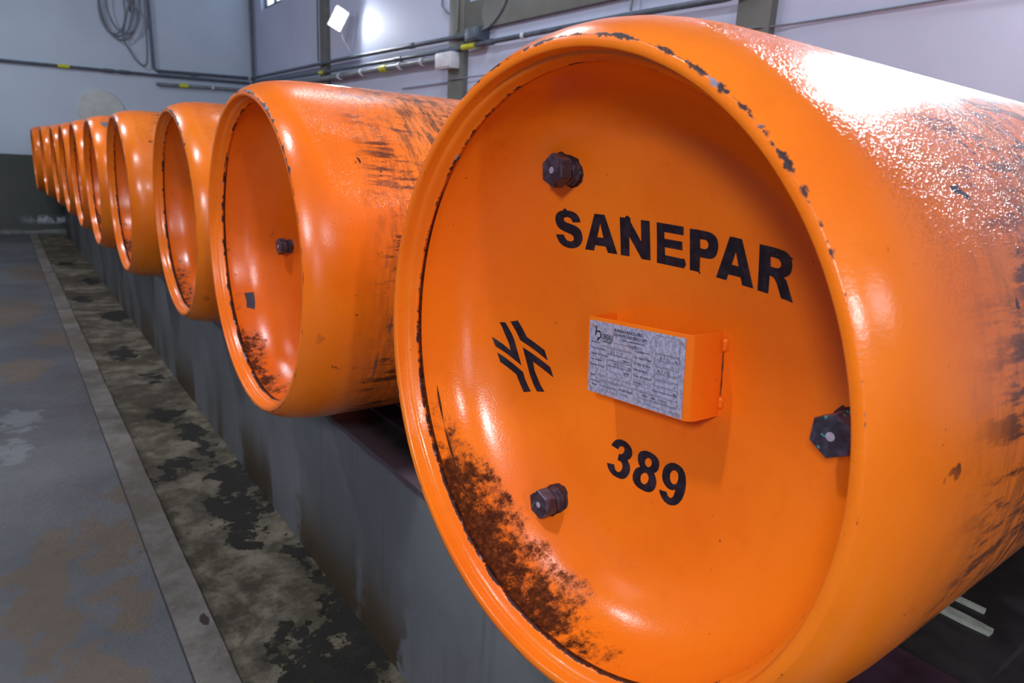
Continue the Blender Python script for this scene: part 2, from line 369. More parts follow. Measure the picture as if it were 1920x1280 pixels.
def cyl_meshes(seg, near):
    sd = 1.3 if near else 4.1
    def f_body(p, a, i):
        # scuffing thins out towards the top of the nearest one
        top = 1-sstep(angd(a, 0), .6, 1.6)
        d = {'wear': p[2]*(.75+.35*math.sin(2*a+1)) if p[0] < .1 else p[2], 'scuff': p[3]*.9 if near else (p[3]*.9+(.42*sstep(p[0], .10, .2) if p[0] < .5 else 0))*sstep(math.cos(a-1.7), -.6, .4), 'knock': min(1, p[0]*12), 'grime': 0., 'wet': (.15+.85*top)*sstep(p[0], .015, .08)}
        d['scuff'] *= 1+.9*sstep(math.cos(a-2.0), .4, .9) if near else 1.
        if near and p[0] < .02: d['wear'] *= .86+.20*sstep(math.cos(a-.6), -.2, .9)
        return d
    def f_rim(p, a, i):
        thin = 0 if near else (.16 if p[0] < .001 and p[1] > .334 else 0)
        bot = sstep(math.cos(a-PI-.3), .1, .95); tp = sstep(math.cos(a), .0, .9)
        k = 1.0
        if p[0] < .01: k = .72+.34*tp+.24*bot          # outer lip: scraped at top and bottom
        elif a < PI*.9 or True: k = .72+.30*bot+.10*tp
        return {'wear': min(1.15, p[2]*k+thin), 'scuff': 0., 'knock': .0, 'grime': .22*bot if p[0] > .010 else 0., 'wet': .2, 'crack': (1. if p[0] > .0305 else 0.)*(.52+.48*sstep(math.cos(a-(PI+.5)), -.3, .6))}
    def f_dish(p, a, i):
        x, r = p[0], p[1]
        inner = (.270 if near else .288)+(.022 if near else .006)*sstep(a-PI, .35, .85)
        band = sstep(r, inner, .300)                    # knuckle of the dish
        bl = sstep(math.cos(a-(PI+.40)), .60, .99)     # lower left, where water and dirt collect
        g = band*bl*(.74 if near else .42)
        g += .34*sstep(r, .303, .316)*sstep(math.cos(a-(PI+.75)), .15, .9)
        g += .30*sstep(r, .285, .305)*sstep(math.cos(a+.75), .80, .97)
        if near:                                        # water mark reaching towards the centre, low on the dish
            g += .34*sstep(math.cos(a-(PI+.10)), .955, .985)*sstep(r, .243, .252)*(1-sstep(r, .254, .264))
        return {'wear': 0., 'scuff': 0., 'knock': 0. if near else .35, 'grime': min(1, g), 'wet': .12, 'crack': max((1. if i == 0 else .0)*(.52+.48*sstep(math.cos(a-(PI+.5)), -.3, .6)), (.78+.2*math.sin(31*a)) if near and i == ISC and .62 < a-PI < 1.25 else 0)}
    def n_rim(i, a, x, r):
        if 0 < i < 6: r += .0004*wob(a, sd+i)
        if 6 <= i <= 8: x += .0012*wob(a, sd+1)
        if i in (13, 14, 15): r += .0007*wob(a, sd); x += .0006*wob(a, sd+2)
        return x, r
    b = revolve(P_BODY, seg, f_body, capend=True)
    r = revolve(P_RIM[::-1], seg, lambda p, a, i: f_rim(p, a, i), lambda i, a, x, rr: n_rim(len(P_RIM)-1-i, a, x, rr))
    hprof = [(q[0], max(q[1], .0008)) for q in P_DISH]
    h = revolve(hprof[::-1], seg, lambda p, a, i: f_dish(p, a, len(hprof)-1-i), capend=False)
    return b, r, h

def hexplug_mesh(spin):
    bm = bmesh.new()
    tube(bm, [(-.000, 0, 0), (-.004, 0, 0), (-.0045, 0, 0), (-.011, 0, 0), (-.0118, 0, 0)], [.0178, .0178, .0165, .0165, .0150], 28)
    tube(bm, [(-.0115, 0, 0), (-.0150, 0, 0)], .0125, 20)
    R = .0205
    prev = None
    for x, r in ((-.0145, R*.94), (-.0160, R), (-.0310, R), (-.0325, R*.95)):
        ring = [bm.verts.new((x, r*math.sin(spin+PI/3*k), r*math.cos(spin+PI/3*k))) for k in range(6)]
        if prev:
            for k in range(6): bm.faces.new((prev[k], ring[k], ring[(k+1) % 6], prev[(k+1) % 6]))
        else: bm.faces.new(ring)
        prev = ring
    bm.faces.new(prev[::-1])
    bmesh.ops.recalc_face_normals(bm, faces=bm.faces)
    return bm
def pin_mesh():
    bm = bmesh.new(); tube(bm, [(-.0322, 0, 0), (-.0329, 0, 0), (-.0332, 0, 0)], [.0042, .0040, .0028], 18)
    bmesh.ops.recalc_face_normals(bm, faces=bm.faces); return bm

def decal(loops, off=.00035, grid=.006, thick=True):
    """paint film lying on the dished head: loops are (u right, z up) outlines, the rest holes"""
    vs, es = [], []
    for lp in loops:
        n = len(vs); vs += [Vector(q) for q in lp]; es += [(n+i, n+(i+1) % len(lp)) for i in range(len(lp))]
    def inside(x, y):
        c = False
        for lp in loops:
            for (x1, y1), (x2, y2) in zip(lp, lp[1:]+lp[:1]):
                if (y1 > y) != (y2 > y) and x < (x2-x1)*(y-y1)/(y2-y1)+x1: c = not c
        return c
    ov, oe, of, *_ = delaunay_2d_cdt(vs, es, [], 0, 1e-6)
    bm = bmesh.new(); V = [bm.verts.new((0, -q[0], q[1])) for q in ov]
    for f in of:
        cx = sum(ov[i][0] for i in f)/len(f); cz = sum(ov[i][1] for i in f)/len(f)
        if inside(cx, cz): bm.faces.new([V[i] for i in f])
    bmesh.ops.delete(bm, geom=[v for v in bm.verts if not v.link_faces], context='VERTS')
    for ax in (1, 2):
        lo = min(v.co[ax] for v in bm.verts); hi = max(v.co[ax] for v in bm.verts); q = math.ceil(lo/grid)*grid
        while q < hi:
            co_ = [0, 0, 0]; co_[ax] = q; no = [0, 0, 0]; no[ax] = 1
            bmesh.ops.bisect_plane(bm, geom=list(bm.verts)+list(bm.edges)+list(bm.faces), dist=1e-6, plane_co=co_, plane_no=no); q += grid
    for v in bm.verts: v.co.x = head_x(math.hypot(v.co.y, v.co.z))-off
    for f in bm.faces:
        f.normal_update()
        if f.normal.x > 0: f.normal_flip()
    return bm

GL = {'S':[[(-0.12984,0.15265),(-0.14324,0.15138),(-0.14399,0.15394),(-0.14582,0.15606),(-0.14906,0.15721),(-0.15223,0.15735),(-0.15534,0.1563),(-0.15724,0.15442),(-0.15684,0.15223),(-0.15486,0.15095),(-0.15205,0.15002),(-0.1466,0.14918),(-0.14138,0.14798),(-0.1357,0.14643),(-0.13183,0.14428),(-0.12912,0.14159),(-0.12742,0.13796),(-0.12649,0.13383),(-0.12724,0.12948),(-0.12906,0.12585),(-0.13196,0.1225),(-0.1359,0.12004),(-0.14131,0.11824),(-0.14686,0.11747),(-0.1533,0.11755),(-0.159,0.11879),(-0.16361,0.12088),(-0.16721,0.12382),(-0.16938,0.12772),(-0.17109,0.13149),(-0.17127,0.13297),(-0.1582,0.13403),(-0.15771,0.1319),(-0.15588,0.12923),(-0.15328,0.12717),(-0.14943,0.12631),(-0.14598,0.12662),(-0.14296,0.12784),(-0.14162,0.12972),(-0.14186,0.1321),(-0.14352,0.13433),(-0.14701,0.13584),(-0.15197,0.13686),(-0.15821,0.13829),(-0.16448,0.14077),(-0.16831,0.14403),(-0.16999,0.14822),(-0.1707,0.15292),(-0.16942,0.15736),(-0.16727,0.16056),(-0.16394,0.16315),(-0.15964,0.16479),(-0.15641,0.1654),(-0.15657,0.16725),(-0.15388,0.16798),(-0.15077,0.16739),(-0.15073,0.16562),(-0.14553,0.16572),(-0.14067,0.16486),(-0.13624,0.16306),(-0.13332,0.16056),(-0.13089,0.15701)]],'A':[[(-0.10641,0.16555),(-0.08982,0.16562),(-0.06876,0.11983),(-0.08429,0.1196),(-0.08799,0.12676),(-0.10532,0.12657),(-0.10719,0.11951),(-0.12241,0.11912)],[(-0.09716,0.15423),(-0.09186,0.13705),(-0.10191,0.13708)]],'N':[[(-0.06556,0.16506),(-0.05689,0.16521),(-0.05585,0.16742),(-0.05189,0.16761),(-0.04873,0.16494),(-0.0482,0.16071),(-0.03169,0.13984),(-0.03263,0.16481),(-0.01929,0.16469),(-0.01669,0.11942),(-0.03035,0.11939),(-0.05026,0.14336),(-0.04937,0.11991),(-0.06329,0.11974)]],'E':[[(-0.00867,0.1645),(0.03044,0.16329),(0.03076,0.15392),(0.00288,0.15462),(0.00329,0.14718),(0.02917,0.14676),(0.02978,0.13722),(0.00409,0.13766),(0.00486,0.12873),(0.03101,0.12809),(0.03314,0.12879),(0.03585,0.12209),(0.03307,0.11771),(-0.00698,0.11824)]],'P':[[(0.03907,0.16226),(0.04843,0.16226),(0.06493,0.16148),(0.06999,0.16026),(0.07454,0.15783),(0.07737,0.15433),(0.07879,0.14934),(0.07844,0.14412),(0.07691,0.13871),(0.07411,0.13531),(0.0699,0.13351),(0.0643,0.13318),(0.05487,0.1333),(0.05531,0.11762),(0.05683,0.11655),(0.05498,0.11485),(0.05354,0.11696),(0.04141,0.11741)],[(0.05386,0.1526),(0.06054,0.15264),(0.06342,0.15178),(0.06507,0.1495),(0.06559,0.14694),(0.06467,0.14442),(0.06224,0.14298),(0.05875,0.1426),(0.05454,0.14328)]],'A2':[[(0.09286,0.15977),(0.09831,0.15982),(0.1084,0.15887),(0.10935,0.15672),(0.12664,0.11177),(0.11249,0.1127),(0.10972,0.12021),(0.09386,0.12089),(0.09187,0.11437),(0.07797,0.11521)],[(0.10171,0.14503),(0.1062,0.13102),(0.09738,0.13166)]],'R':[[(0.13019,0.15684),(0.14395,0.15605),(0.15485,0.15505),(0.1616,0.15382),(0.16503,0.1523),(0.16773,0.1497),(0.17113,0.14853),(0.16963,0.14665),(0.17059,0.14248),(0.17025,0.13774),(0.16914,0.13422),(0.16599,0.13097),(0.1616,0.12899),(0.16456,0.12666),(0.16692,0.12229),(0.17451,0.10652),(0.16837,0.1078),(0.1603,0.10849),(0.15368,0.12197),(0.15032,0.12624),(0.14753,0.1277),(0.1449,0.1281),(0.1451,0.11015),(0.13174,0.11105)],[(0.14426,0.14647),(0.15073,0.14604),(0.15457,0.1451),(0.15668,0.14304),(0.15758,0.14047),(0.15633,0.13789),(0.15393,0.13662),(0.14954,0.13646),(0.14502,0.13715)]],'3':[[(-0.04895,-0.12425),(-0.04688,-0.11965),(-0.04393,-0.11563),(-0.03926,-0.11272),(-0.03307,-0.11116),(-0.02647,-0.11144),(-0.02044,-0.11346),(-0.01592,-0.11631),(-0.01341,-0.12077),(-0.01295,-0.12554),(-0.01508,-0.12971),(-0.01882,-0.13323),(-0.01544,-0.13571),(-0.01275,-0.13919),(-0.0116,-0.14413),(-0.01258,-0.14962),(-0.0149,-0.15428),(-0.01829,-0.15783),(-0.02307,-0.16011),(-0.03006,-0.16095),(-0.03743,-0.16036),(-0.04341,-0.15801),(-0.04759,-0.1545),(-0.0508,-0.14891),(-0.03856,-0.14663),(-0.03717,-0.14966),(-0.03521,-0.15229),(-0.03219,-0.15365),(-0.029,-0.15322),(-0.02624,-0.15102),(-0.02458,-0.14722),(-0.02473,-0.14352),(-0.02671,-0.14053),(-0.02981,-0.13877),(-0.03448,-0.1391),(-0.03409,-0.13062),(-0.03075,-0.12985),(-0.02797,-0.12779),(-0.02631,-0.12461),(-0.02637,-0.12186),(-0.02822,-0.11963),(-0.03146,-0.11935),(-0.03436,-0.12092),(-0.03595,-0.1229),(-0.0365,-0.12566)]],'8':[[(-0.0006,-0.11469),(0.00392,-0.11193),(0.00987,-0.11029),(0.01617,-0.11026),(0.0223,-0.11114),(0.02669,-0.11304),(0.02984,-0.11613),(0.03107,-0.12046),(0.03103,-0.12528),(0.0292,-0.12916),(0.02556,-0.13243),(0.02921,-0.13642),(0.03158,-0.14104),(0.0322,-0.14639),(0.03077,-0.15104),(0.02781,-0.15512),(0.02338,-0.15803),(0.01775,-0.15944),(0.01026,-0.1597),(0.00408,-0.15913),(-0.00081,-0.1571),(-0.00451,-0.15377),(-0.00628,-0.14872),(-0.00566,-0.14347),(-0.00364,-0.13851),(-3e-05,-0.13521),(0.0026,-0.13345),(-0.00054,-0.13064),(-0.00312,-0.12587),(-0.00384,-0.12039),(-0.00271,-0.11732)],[(0.01232,-0.11804),(0.01564,-0.11776),(0.01856,-0.11979),(0.0194,-0.12271),(0.01883,-0.12613),(0.01587,-0.12877),(0.01264,-0.12907),(0.00966,-0.12741),(0.00818,-0.12432),(0.0092,-0.12066)],[(0.01098,-0.13774),(0.0146,-0.1372),(0.01757,-0.13882),(0.01917,-0.14226),(0.01883,-0.14644),(0.01653,-0.15004),(0.01381,-0.15194),(0.01036,-0.15178),(0.00747,-0.14962),(0.00643,-0.1459),(0.00687,-0.14182)]],'9':[[(0.04734,-0.11042),(0.05264,-0.10854),(0.05838,-0.10857),(0.06353,-0.10952),(0.06715,-0.11113),(0.06757,-0.11287),(0.06941,-0.11322),(0.07185,-0.1176),(0.07382,-0.12292),(0.07504,-0.13082),(0.07472,-0.13786),(0.07315,-0.14473),(0.07003,-0.15076),(0.06614,-0.15509),(0.06106,-0.15788),(0.05563,-0.15931),(0.04932,-0.15868),(0.04356,-0.1557),(0.03976,-0.15188),(0.03786,-0.14823),(0.04938,-0.14612),(0.05096,-0.14851),(0.05332,-0.15024),(0.05647,-0.15061),(0.05908,-0.14877),(0.06044,-0.1455),(0.06123,-0.13761),(0.05856,-0.14007),(0.05445,-0.14133),(0.04946,-0.14133),(0.04387,-0.139),(0.03986,-0.13518),(0.03799,-0.13038),(0.03754,-0.12414),(0.03922,-0.11829),(0.04258,-0.11378)],[(0.05408,-0.11685),(0.05792,-0.1169),(0.06084,-0.11913),(0.06216,-0.12405),(0.06163,-0.12899),(0.05967,-0.13204),(0.05639,-0.13343),(0.05285,-0.13233),(0.05015,-0.12914),(0.04908,-0.12414),(0.05044,-0.11999)]],'logo1':[[(-0.26313,-0.00474),(-0.25522,-0.00319),(-0.24878,-0.01167),(-0.24312,-0.01958),(-0.23835,-0.02815),(-0.23387,-0.03895),(-0.22292,-0.06197),(-0.26501,-0.04133),(-0.27081,-0.02742),(-0.24327,-0.0436),(-0.24394,-0.04161),(-0.24668,-0.03417),(-0.25124,-0.02656),(-0.25619,-0.01776),(-0.25961,-0.01013)]],'logo2':[[(-0.24751,-0.00102),(-0.23577,0.00277),(-0.22776,-0.007),(-0.21877,-0.01875),(-0.18595,-0.03076),(-0.17829,-0.04412),(-0.22956,-0.02546),(-0.23718,-0.01413)]],'logo3':[[(-0.26182,-0.04971),(-0.21904,-0.07065),(-0.21382,-0.07999),(-0.20713,-0.08891),(-0.20125,-0.09533),(-0.21257,-0.0992),(-0.22004,-0.09013),(-0.22936,-0.07655),(-0.25568,-0.06332)]],'logo4':[[(-0.22468,-0.03455),(-0.1728,-0.05202),(-0.16492,-0.06523),(-0.20446,-0.05206),(-0.20019,-0.0639),(-0.19244,-0.07451),(-0.18609,-0.08232),(-0.17779,-0.08951),(-0.19136,-0.09286),(-0.19857,-0.08452),(-0.2069,-0.0729),(-0.2145,-0.05677),(-0.21993,-0.04535)]]}

# ---- meshes shared by the rest of the row
def to_mesh(bm, name, mat, sharp=35):
    bm.normal_update(); me = bpy.data.meshes.new(name); bm.to_mesh(me); bm.free(); me.materials.append(mat)
    for p in me.polygons: p.use_smooth = True
    me.set_sharp_from_angle(angle=math.radians(sharp)); return me
def link(name, me, parent, loc=(0, 0, 0), rot=(0, 0, 0)):
    o = bpy.data.objects.new(name, me); COL.objects.link(o); o.parent = parent; o.location = loc; o.rotation_euler = rot; return o
GRP = 'orange gas cylinders lying side by side in a row on the plinth'
b, r, h = cyl_meshes(384, True)
near = empty('gas_cylinder', (0, 0, 0), 'large orange gas cylinder in front, its dished end stencilled SANEPAR and 389', 'gas cylinder', GRP)
link('body', to_mesh(b, 'body', M_OR, 30), near); link('rim', to_mesh(r, 'rim', M_OR, 50), near); link('head', to_mesh(h, 'head', M_OR, 60), near)
me_plug = to_mesh(hexplug_mesh(.25), 'plug', M_BZ, 20); me_pin = to_mesh(pin_mesh(), 'centre_pin', M_PIN)
def add_plugs(root, a0, spins, rr=.2546):
    for k in range(3):
        a = a0+k*2*PI/3; x = head_x(rr)
        p = link('plug', me_plug, root, (x+.002, -rr*math.sin(a), rr*math.cos(a)), (spins[k], 0, 0))
        link('centre_pin', me_pin, p)
add_plugs(near, -.5654, (.12, .30, .02))
for nm, keys in (('painted_lettering', ('S', 'A', 'N', 'E', 'P', 'A2', 'R')), ('painted_number', ('3', '8', '9')), ('painted_emblem', ('logo1', 'logo2', 'logo3', 'logo4'))):
    bmm = bmesh.new()
    for k in keys:
        d = decal(GL[k]); tmp = bpy.data.meshes.new('t'); d.to_mesh(tmp); d.free(); bmm.from_mesh(tmp); bpy.data.meshes.remove(tmp)
    o = mobj(nm, bmm, M_BLK, near, 180)
    o['label'] = {'painted_lettering': 'black stencilled letters SANEPAR', 'painted_number': 'black stencilled number 389', 'painted_emblem': 'black stencilled emblem of four angled bars'}[nm]

# ---- small flaws on its dished end
M_RUST = simple('dark_rust', (.060, .012, .008), .7, 0, .4, 120)
def strip(pts, wd):
    P = [Vector((q[0], q[1], 0)) for q in pts]; P = smooth(P, 5); L_, R_ = [], []; rn = random.Random(3)
    for i, q in enumerate(P):
        d = (P[min(i+1, len(P)-1)]-P[max(i-1, 0)]).normalized(); n = Vector((-d.y, d.x, 0)); k = wd*(.35+.65*math.sin(PI*(i+.5)/len(P)))*rn.uniform(.4, 1.3)
        L_.append((q+n*k)[:2]); R_.append((q-n*k)[:2])
    return [L_+R_[::-1]]
mobj('weld_gap_line', decal(strip([(.0965, .040), (.0985, .015), (.1005, -.018)], .0011), .0004, .004), M_RUST, near, 180)  # thin rust-dark strip drawn in for the weld gap at the flange base
for k in range(3):
    a = -.5654+k*2*PI/3; cy, cz = .2546*math.sin(a), .2546*math.cos(a); rn = random.Random(k+4)
    lp = [[(cy+(.0195+rn.uniform(-.0012, .0030))*math.cos(2*PI*j/26), cz+.0008+(.0195+rn.uniform(-.0012, .0030))*math.sin(2*PI*j/26)) for j in range(26)]]
    mobj('rust_stain', decal(lp, .0004, .004), M_RUST, near, 180)

# ---- bracket and nameplate of the near cylinder
BC = Vector((.125, -.016, .0065)); BROT = .072; HW, HH = .0815, .0470; FX = .125
def bp(u, z, x=FX):   # bracket plane coordinates -> local
    c, s = math.cos(BROT), math.sin(BROT); return Vector((x, -(.0158+u*c-z*s), .0065+u*s+z*c))
bm = bmesh.new(); th = .0035
path = []
for u, x in ((-HW, .171), (-HW, FX+.005), (-HW+.0015, FX+.0015), (-HW+.005, FX), (HW-.010, FX), (HW-.004, FX+.0022), (HW-.001, FX+.007), (HW+.001, .172)): path.append((u, x))
ring = []
for j, (u, x) in enumerate(path):
    a = path[max(j-1, 0)]; b_ = path[min(j+1, len(path)-1)]; d = Vector((b_[0]-a[0], b_[1]-a[1])).normalized(); n = Vector((-d.y, d.x))
    ui, xi = u+n.x*th, x+n.y*th
    row = []
    for (uu, xx) in ((u, x), (ui, xi)):
        for zz in (-HH, HH):
            row.append(bm.verts.new(bp(uu, zz+.0006*math.sin(uu*210+zz*50), xx)))
    ring.append(row)
for A, B in zip(ring, ring[1:]):
    bm.faces.new((A[0], A[1], B[1], B[0])); bm.faces.new((A[2], B[2], B[3], A[3])); bm.faces.new((A[1], A[3], B[3], B[1])); bm.faces.new((A[0], B[0], B[2], A[2]))
for Rg in (ring[0], ring[-1]): bm.faces.new((Rg[0], Rg[2], Rg[3], Rg[1]))
bmesh.ops.recalc_face_normals(bm, faces=bm.faces)
lw = {k: bm.verts.layers.float.new(k) for k in ('wear', 'scuff', 'grime', 'knock', 'wet', 'crack')}
for i, v in enumerate(bm.verts):
    v[lw['wear']] = .12
bmesh.ops.bevel(bm, geom=[e for e in bm.edges if len(e.link_faces) == 2 and e.calc_face_angle(0) > 1.0], offset=.0006, segments=1, affect='EDGES')
brk = mobj('nameplate_bracket', bm, M_OR, near, 30)
for z0, ln in ((.034, .016), (-.030, .014)):
    bm = bmesh.new()
    rnd = random.Random(int(z0*1000))
    pts = [bp(HW+.004+rnd.uniform(-.001, .001), z0+ln*(t-.5)) for t in (0, .2, .45, .7, .9, 1)]
    for q in pts: q.x = head_x(math.hypot(q.y, q.z))-.0015
    tube(bm, pts, [.0016, .0040, .0026, .0042, .0030, .0014], 10)
    mobj('weld_bead', bm, M_OR, brk, 80)
PW, PH, PX = .0725, .0440, FX-.0011
PU, PZ = -.0028, -.0015
def pp(u, z, x=PX): return bp(PU+u, PZ+z, x)       # u -1..1 of half width etc. handled by caller
bm = bmesh.new()
for x in (PX, FX-.0002):
    for u, z in ((-PW, -PH), (PW, -PH), (PW, PH), (-PW, PH)): bm.verts.new(pp(u, z, x))
bm.verts.ensure_lookup_table(); V = bm.verts
bm.faces.new(V[0:4]); bm.faces.new(V[4:8])
for k in range(4): bm.faces.new((V[k], V[(k+1) % 4], V[4+(k+1) % 4], V[4+k]))
bmesh.ops.recalc_face_normals(bm, faces=bm.faces)
npl = mobj('nameplate', bm, M_PL, near, 30); npl['label'] = 'mottled grey metal data plate riveted to the bracket'
for u, z in ((-.9, .88), (.93, .90), (-.92, -.86), (.93, -.88)):
    bm = bmesh.new(); c = pp(u*PW, z*PH)
    tube(bm, [c, c+Vector((-.0006, 0, 0)), c+Vector((-.0012, 0, 0)), c+Vector((-.0014, 0, 0)), c+Vector((-.0008, 0, 0))], [.0036, .0035, .0024, .0009, .0006], 16)
    bmesh.ops.recalc_face_normals(bm, faces=bm.faces); mobj('rivet', bm, M_RIV, npl, 50)
# print: text and ruled boxes, plate units: U 0..1000 left to right, V 0..612 top to bottom
INK = bmesh.new()
K = 2*PW/1000
def q2(U, Vv): return pp(-PW+U*K, PH-Vv*K, PX-.00012)
def line(a, b_, wd=2.2):
    a, b_ = Vector(a), Vector(b_); d = (b_-a).normalized(); n = Vector((-d.y, d.x))*wd/2
    INK.faces.new([INK.verts.new(q2(*p)) for p in (a-n, b_-n, b_+n, a+n)])
def rect(x0, y0, x1, y1):
    line((x0, y0), (x1, y0)); line((x1, y0), (x1, y1)); line((x1, y1), (x0, y1)); line((x0, y1), (x0, y0))
def text(s, U, Vv, size, bold=1.2, width=1., align='LEFT'):
    c = bpy.data.curves.new('t', 'FONT'); c.body = s; c.size = 100; c.offset = bold+.6; c.align_x = align; c.resolution_u = 2
    o = bpy.data.objects.new('t', c); COL.objects.link(o); dg = bpy.context.evaluated_depsgraph_get(); me = bpy.data.meshes.new_from_object(o.evaluated_get(dg))
    COL.objects.unlink(o); bpy.data.objects.remove(o)
    k = size/72.
    vv = [INK.verts.new(q2(U+v.co.x*k*width, Vv-v.co.y*k)) for v in me.vertices]
    for p in me.polygons:
        try: INK.faces.new([vv[i] for i in p.vertices])
        except ValueError: pass
    bpy.data.meshes.remove(me)
# logo: a bold b with a long stem
for k in range(14):
    a0_, a1_ = -2.5+k*.33, -2.5+(k+1)*.33
    if a1_ > 2.2: break
    pts = [(108+(rr)*math.cos(a), 112+rr*1.15*math.sin(a)) for rr, a in ((20, a0_), (33, a0_), (33, a1_), (20, a1_))]
    INK.faces.new([INK.verts.new(q2(*p)) for p in pts])
line((80, 42), (76, 118), 15); line((112, 150), (88, 166), 10)
text('UREAU', 146, 140, 46, 2.4, .62); text('INSPEÇÕES', 168, 166, 18, 2, .72)
text('BUREAU BRASILEIRO', 440, 58, 25, 1.6, .98, 'CENTER'); text('DE INSPEÇÃO EIRELI EPP', 455, 94, 25, 1.6, .94, 'CENTER')
text('CNPJ 12.408.909/0001-08', 490, 124, 16, 1.4, .98, 'CENTER'); text('CLORO', 500, 160, 23, 1.4, 1, 'CENTER')
LBL = [('Fabricante', 176), ('Norma de Fabric.', 226), ('Pressão de Operação', 272), ('Tara Original', 322), ('Pressão de Teste', 368)]
for s, y in LBL: text(s, 26, y+8, 17, 1.1, 1)
rect(128, 152, 488, 196); rect(215, 206, 488, 250); rect(215, 256, 488, 298); rect(215, 304, 488, 344); rect(215, 350, 488, 396)
text('3 3 1 / 1', 250, 240, 22, -.4, 1.3); text('kgf/cm²', 400, 288, 17, 1.2); text('8 5 5', 300, 334, 22, -.4, 1.3); text('kg', 450, 336, 17, 1.2); text('kgf/cm²', 400, 386, 17, 1.2)
for s, y in (('Capacidade Vol.', 176), ('Vol. Cheio D\'Água', 226), ('Nº Série do Fabric.', 274), ('Data de Fabric.', 322), ('Temp. de Operação', 370), ('Periódica:', 424)): text(s, 512, y+8, 17, 1.1, .98)
rect(722, 20, 952, 154)
for i, (y0, s) in enumerate(((162, 'kg'), (212, 'L'), (262, ''), (312, ''), (362, '°C'), (410, 'kg'))):
    rect(722, y0, 952, y0+40)
    if s: text(s, 935, y0+32, 17, 1.2, 1, 'RIGHT')
text('9 0 0', 770, 196, 22, -.4, 1.3); text('4 0 3 5', 755, 296, 22, -.4, 1.3)
text('Qualid.', 26, 462, 16, 1.1); rect(98, 446, 952, 482)
text('Data de Insp.', 26, 510, 15, 1.1); text('Validade', 40, 544, 15, 1.1); rect(140, 492, 340, 528); rect(140, 534, 340, 572)
text('Execução Inspeção', 356, 526, 15, 1.1); text('Próx. Insp.', 372, 562, 15, 1.1)
rect(570, 492, 950, 532); rect(570, 540, 950, 576); text('ABNT - NBR - 13295/07', 610, 520, 17, 1.3, 1.05)
for f in INK.faces:
    f.normal_update()
    if f.normal.x > 0: f.normal_flip()
mobj('plate_print', INK, M_INK, npl, 180)

# ---- the rest of the row
b, r, h = cyl_meshes(192, False)
mb, mr, mh = to_mesh(b, 'body', M_OR, 30), to_mesh(r, 'rim', M_OR, 50), to_mesh(h, 'head', M_OR, 60)
LABS = ['orange gas cylinder beside the nearest one, with a small dark patch inside its end',
        'third nearest orange gas cylinder, deep brownish rim, next to the one with the patch inside',
        'fourth nearest orange gas cylinder in the row, dark scuffs on its shoulder',
        'fifth nearest orange gas cylinder, grey bare spot high on its shoulder, bright highlight',
        'sixth nearest orange gas cylinder in the row of ten',
        'seventh nearest orange gas cylinder in the row of ten',
        'eighth nearest orange gas cylinder, third from the far wall',
        'orange gas cylinder second from the far wall, at the far end of the row',
        'farthest orange gas cylinder of the row, closest to the far wall']
ROW = [(-.0205, .975), (.020, 1.975), (-.012, 2.975), (-.020, 3.93), (-.015, 4.93), (-.01, 5.98), (-.015, 6.97), (-.045, 8.02), (-.085, 9.02)]
for i, (x, y) in enumerate(ROW):
    lab = LABS[i]
    g = empty('gas_cylinder', (x, y, 0), lab, 'gas cylinder', GRP)
    roll = (i*1.37+.4)
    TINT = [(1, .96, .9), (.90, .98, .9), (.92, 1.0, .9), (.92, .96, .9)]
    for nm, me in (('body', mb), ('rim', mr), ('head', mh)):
        q = link(nm, me, g); k_ = TINT[min(i, 3)]; head_shade = .84 if nm == 'head' else 1.  # head colour darkened to carry the shade inside the dished ends
        q.color = (k_[0]*head_shade, k_[1]*head_shade*(.86 if nm == 'head' else 1), k_[2]*head_shade, 1)
    add_plugs(g, math.radians(-92) if i == 0 else math.radians(-92+40+i*13), (.3, .8, .1), .198 if i == 0 else .2546)
    if i == 0:
        st = decal([[(-0.282, -0.1345), (-0.2753, -0.132), (-0.2539, -0.1736), (-0.2632, -0.1686)]], .0006, .004)
        o = mobj('patch', st, simple('dark_patch', (.030, .018, .030), .6, 0, .2, 60), g, 180); o['label'] = 'small dark purple patch stuck inside the end'
    if 3 <= i <= 7:   # bare grey spot on the shoulder
        bm = bmesh.new(); a0 = math.radians(20+i*3); x0 = .055+.004*i
        ctr = bm.verts.new((x0, -.3607*math.sin(a0), .3607*math.cos(a0))); ringv = []
        for k in range(18):
            t = 2*PI*k/18; rr = .018*(1+.25*math.sin(3*t+i)); xx = x0+rr*math.cos(t); aa = a0+rr*1.4*math.sin(t)/.36
            pr = [q for q in P_BODY if q[0] <= xx][-1]; nx = P_BODY[P_BODY.index(pr)+1]
            rad = pr[1]+(nx[1]-pr[1])*(xx-pr[0])/(nx[0]-pr[0])+.0012
            ringv.append(bm.verts.new((xx, -rad*math.sin(aa), rad*math.cos(aa))))
        ctr.co *= 1.0; ctr.co.y *= 1.006; ctr.co.z *= 1.006
        for k in range(18): bm.faces.new((ctr, ringv[k], ringv[(k+1) % 18]))
        bmesh.ops.recalc_face_normals(bm, faces=bm.faces)
        o = mobj('bare_spot', bm, simple('bare_steel_spot', (.13, .13, .15), .5, .2, .2, 80), g, 180); o['label'] = 'bare grey spot on the shoulder'

